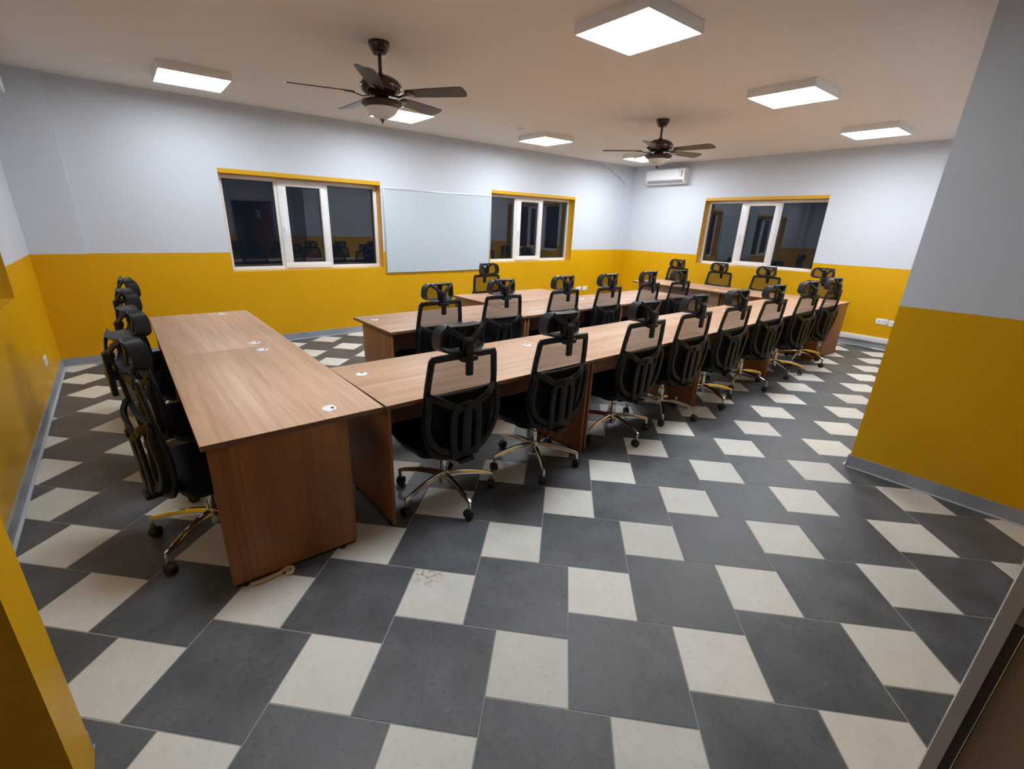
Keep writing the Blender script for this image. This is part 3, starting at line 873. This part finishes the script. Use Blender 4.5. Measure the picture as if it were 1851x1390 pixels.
    p = [P(0, z, -0.016 if 0.45 < z < 0.66 else -0.01) for z in (0.385, 0.43, 0.47, 0.52, 0.58, 0.63, 0.665, 0.69)]
    y_.sweep(p, rrect(0.058, 0.02, 0.006, 2), up=(0, 1, 0))
    y_.sweep([P(x / 100, 0.672 + (0.02 if abs(x) < 4 else 0.006), -0.008) for x in (-7, -3, 0, 3, 7)], rrect(0.05, 0.02, 0.006, 2), up=(0, 1, 0))
    y_.sweep([P(x / 100, 0.40, -0.004) for x in (-9, -4, 0, 4, 9)], rrect(0.05, 0.022, 0.006, 2), up=(0, 1, 0))
    y_.box(-0.05, back_y(0.4) - 0.075, 0.345, 0.05, -0.1, 0.372, b=0.01)
    M4 = Matrix.Translation((0, back_y(0.685) + off - 0.022, 0.685)) @ Matrix.Rotation(pi / 2, 4, 'X')
    y_.lathe([(0.0, -0.01), (0.02, -0.01), (0.022, 0.0), (0.02, 0.006), (0.0, 0.008)], n=18, M4=M4)
    y_.build('rear_yoke', M['black'], o)
    # headrest stem with clamp
    st_ = MB(); by = back_y(0.966)
    st_.box(-0.048, by - 0.048, 0.945, 0.048, by - 0.008, 0.972, b=0.005)
    st_.box(-0.02, by - 0.046, 0.868, 0.02, by - 0.024, 1.045, b=0.004)
    st_.box(-0.022, by - 0.046, 1.035, 0.022, by - 0.004, 1.06, b=0.005)
    st_.build('headrest_stem', M['black'], o)
    # headrest: deep ring, mesh, rear Y
    hz, hy = 1.056, by + 0.036
    hr = empty('headrest_group', '', '') if False else None
    def H(x, z, d=0.0):
        return (x, hy + 2.0 * x * x - 2.0 * (z ** 2) + d, hz + z + (0.5 * x * x if z > 0 else 0) * min(1, abs(z) / 0.06))
    rg = []
    for i in range(36):
        a = 2 * pi * i / 36; ex = 2 / 3.6
        x = 0.148 * math.copysign(abs(cos(a)) ** ex, cos(a)); z = 0.077 * math.copysign(abs(sin(a)) ** ex, sin(a))
        x *= 1.0 - 0.12 * (z / 0.077) * 0.5
        rg.append((x, z))
    r_ = MB()
    front = [Vector(H(x, z, 0.018)) for x, z in rg]; back = [Vector(H(x * 0.95, z * 0.95, -0.046)) for x, z in rg]
    fi = [Vector(H(x * 0.80, z * 0.72, 0.014)) for x, z in rg]; bi = [Vector(H(x * 0.86, z * 0.80, -0.040)) for x, z in rg]
    n = 36; vs_ = front + back + bi + fi; fs = []
    for r0 in range(4):
        for k in range(n):
            a_ = r0 * n + k; b_ = r0 * n + (k + 1) % n; c_ = ((r0 + 1) % 4) * n
            fs.append([a_, b_, c_ + (k + 1) % n, c_ + k])
    r_.add(vs_, fs, 0, True)
    ho = r_.build('headrest', M['frame_black'], o)
    yk = MB()
    for s_ in (-1, 1):
        yk.sweep(smooth_path([H(s_ * 0.112, 0.066, -0.04), H(s_ * 0.065, 0.036, -0.055), H(s_ * 0.018, 0.0, -0.062)], 4), rrect(0.027, 0.012, 0.004, 2), up=(0, 1, 0))
    yk.box(-0.026, hy - 0.072, hz - 0.035, 0.026, hy - 0.045, hz + 0.012, b=0.006)
    yk.sweep([H(0, -0.068, -0.036), H(0, -0.03, -0.055)], rrect(0.05, 0.012, 0.004, 2), up=(0, 1, 0))
    yk.build('headrest_yoke', M['frame_black'], ho)
    hm = MB(); vs_ = []; fs = []; nx, nz = 12, 4
    for j in range(nz + 1):
        for i in range(nx + 1):
            u, v = -1 + 2 * i / nx, -1 + 2 * j / nz
            vs_.append(H(u * 0.128, v * 0.062, 0.012))
    for j in range(nz):
        for i in range(nx):
            a_ = j * (nx + 1) + i; fs.append([a_, a_ + 1, a_ + nx + 2, a_ + nx + 1])
    hm.add(vs_, fs, 0, True); hm.build('headrest_mesh', M['mesh'], ho)
    hc = MB()
    hc.sweep([H(0, -0.07, 0.0), H(0, 0, 0.0), H(0, 0.07, 0.0)], rrect(0.045, 0.008, 0.003, 2), up=(0, 1, 0))
    hc.box(-0.018, hy - 0.004, hz + 0.048, 0.018, hy + 0.014, hz + 0.054, mi=1)
    hc.build('headrest_rib', [M['black'], M['grey_plastic']], ho)
    return o

def finish(c, twist, lift=0.0):
    for ch in c.children:
        if ch.name.startswith(('star_base', 'caster')): ch.rotation_euler = (0, 0, radians(twist))
        if lift and ch.name.startswith('headrest'): ch.location.z += lift
    return c
ch0 = office_chair()
used = [False]
def place(x, y, heading, label, group, twist=0):
    """x, y = point under the top rail; heading = direction faced in degrees (0 = +y, positive = counterclockwise)"""
    a = radians(heading)
    hx, hy = x - sin(a) * 0.235, y + cos(a) * 0.235
    if not used[0]:
        used[0] = True
        ch0.location = (hx, hy, 0); ch0.rotation_euler = (0, 0, a); ch0['label'] = label; ch0['group'] = group
        return ch0
    return finish(copy_tree(ch0, label, (hx, hy, 0), a, group), twist)
GA = 'black mesh office chairs along the front long row'
A = [(1.014, 0.788, 0), (1.763, 0.783, -1), (2.671, 0.81, -2.5), (3.383, 0.823, -3), (4.102, 0.82, -3.5), (4.941, 0.844, -6), (5.803, 0.831, -6), (6.665, 0.858, -4)]
ordn = ['nearest and largest black mesh chair, standing at the front row beside the left desk',
        'second black mesh chair of the front row, right of the nearest one',
        'third black mesh chair of the front row, chrome base standing clear on the tiles',
        'fourth black mesh chair of the front row, just right of the third',
        'fifth black mesh chair of the front row, at the third desk',
        'sixth black mesh chair of the front row, at the third desk seam',
        'seventh black mesh chair of the front row, second from its right end',
        'black mesh chair at the right end of the front row, beside the cross desk panel']
for (x, y, h), lab, tw in zip(A, ordn, (33, 8, 27, -12, 20, 40, 5, 30)): place(x, y, h, lab, GA, tw)
finish(ch0, 33)
GB = 'black mesh office chairs along the middle row'
B = [(1.818, 2.34, 0.5), (2.55, 2.368, -3.3), (3.41, 2.376, 0), (4.119, 2.343, 0), (4.947, 2.368, 1.5), (5.584, 2.327, -1.5)]
ordn = ['black mesh chair at the left end of the middle row',
        'second black mesh chair of the middle row, below the chair at the side desk',
        'third black mesh chair of the middle row, at the middle desk',
        'fourth black mesh chair of the middle row, between the middle and right desks',
        'fifth black mesh chair of the middle row, second from its right end',
        'black mesh chair at the right end of the middle row']
for k, ((x, y, h), lab) in enumerate(zip(B, ordn)): place(x, y, h, lab, GB, k * 25)
GW = 'black mesh office chairs behind the cross desks'
Wc = [(7.84, 3.77, 85), (7.83, 2.96, 87), (7.83, 2.185, 90), (7.84, 1.40, 90)]
ordn = ['black mesh chair behind the cross desks, in the far corner left of the window',
        'black mesh chair behind the cross desks, below the left part of the right wall window',
        'black mesh chair behind the cross desks, below the right part of the right wall window',
        'black mesh chair behind the cross desks nearest the camera, right of the window']
for k, ((x, y, h), lab) in enumerate(zip(Wc, ordn)): wlast = place(x, y, h, lab, GW, k * 19)
finish(wlast, 57, 0.045)
place(3.59, 4.068, 179, 'black mesh chair facing the camera behind the side desk, below the whiteboard', 'black mesh office chair at the side desk')
GL = 'black mesh office chairs tucked into the left desks'
Lc = [(-0.42, 1.35, -80), (-0.375, 2.085, -84), (-0.375, 2.92, -86), (-0.355, 3.62, -86)]
ordn = ['nearest black mesh chair left of the left desks, chrome base out on the tiles',
        'second black mesh chair on the left side of the left desks, right behind the nearest',
        'third black mesh chair on the left side of the left desks',
        'farthest black mesh chair on the left side of the left desks, by the corner column']
for k, ((x, y, h), lab) in enumerate(zip(Lc, ordn)): place(x, y, h, lab, GL, k * 31 - 4)
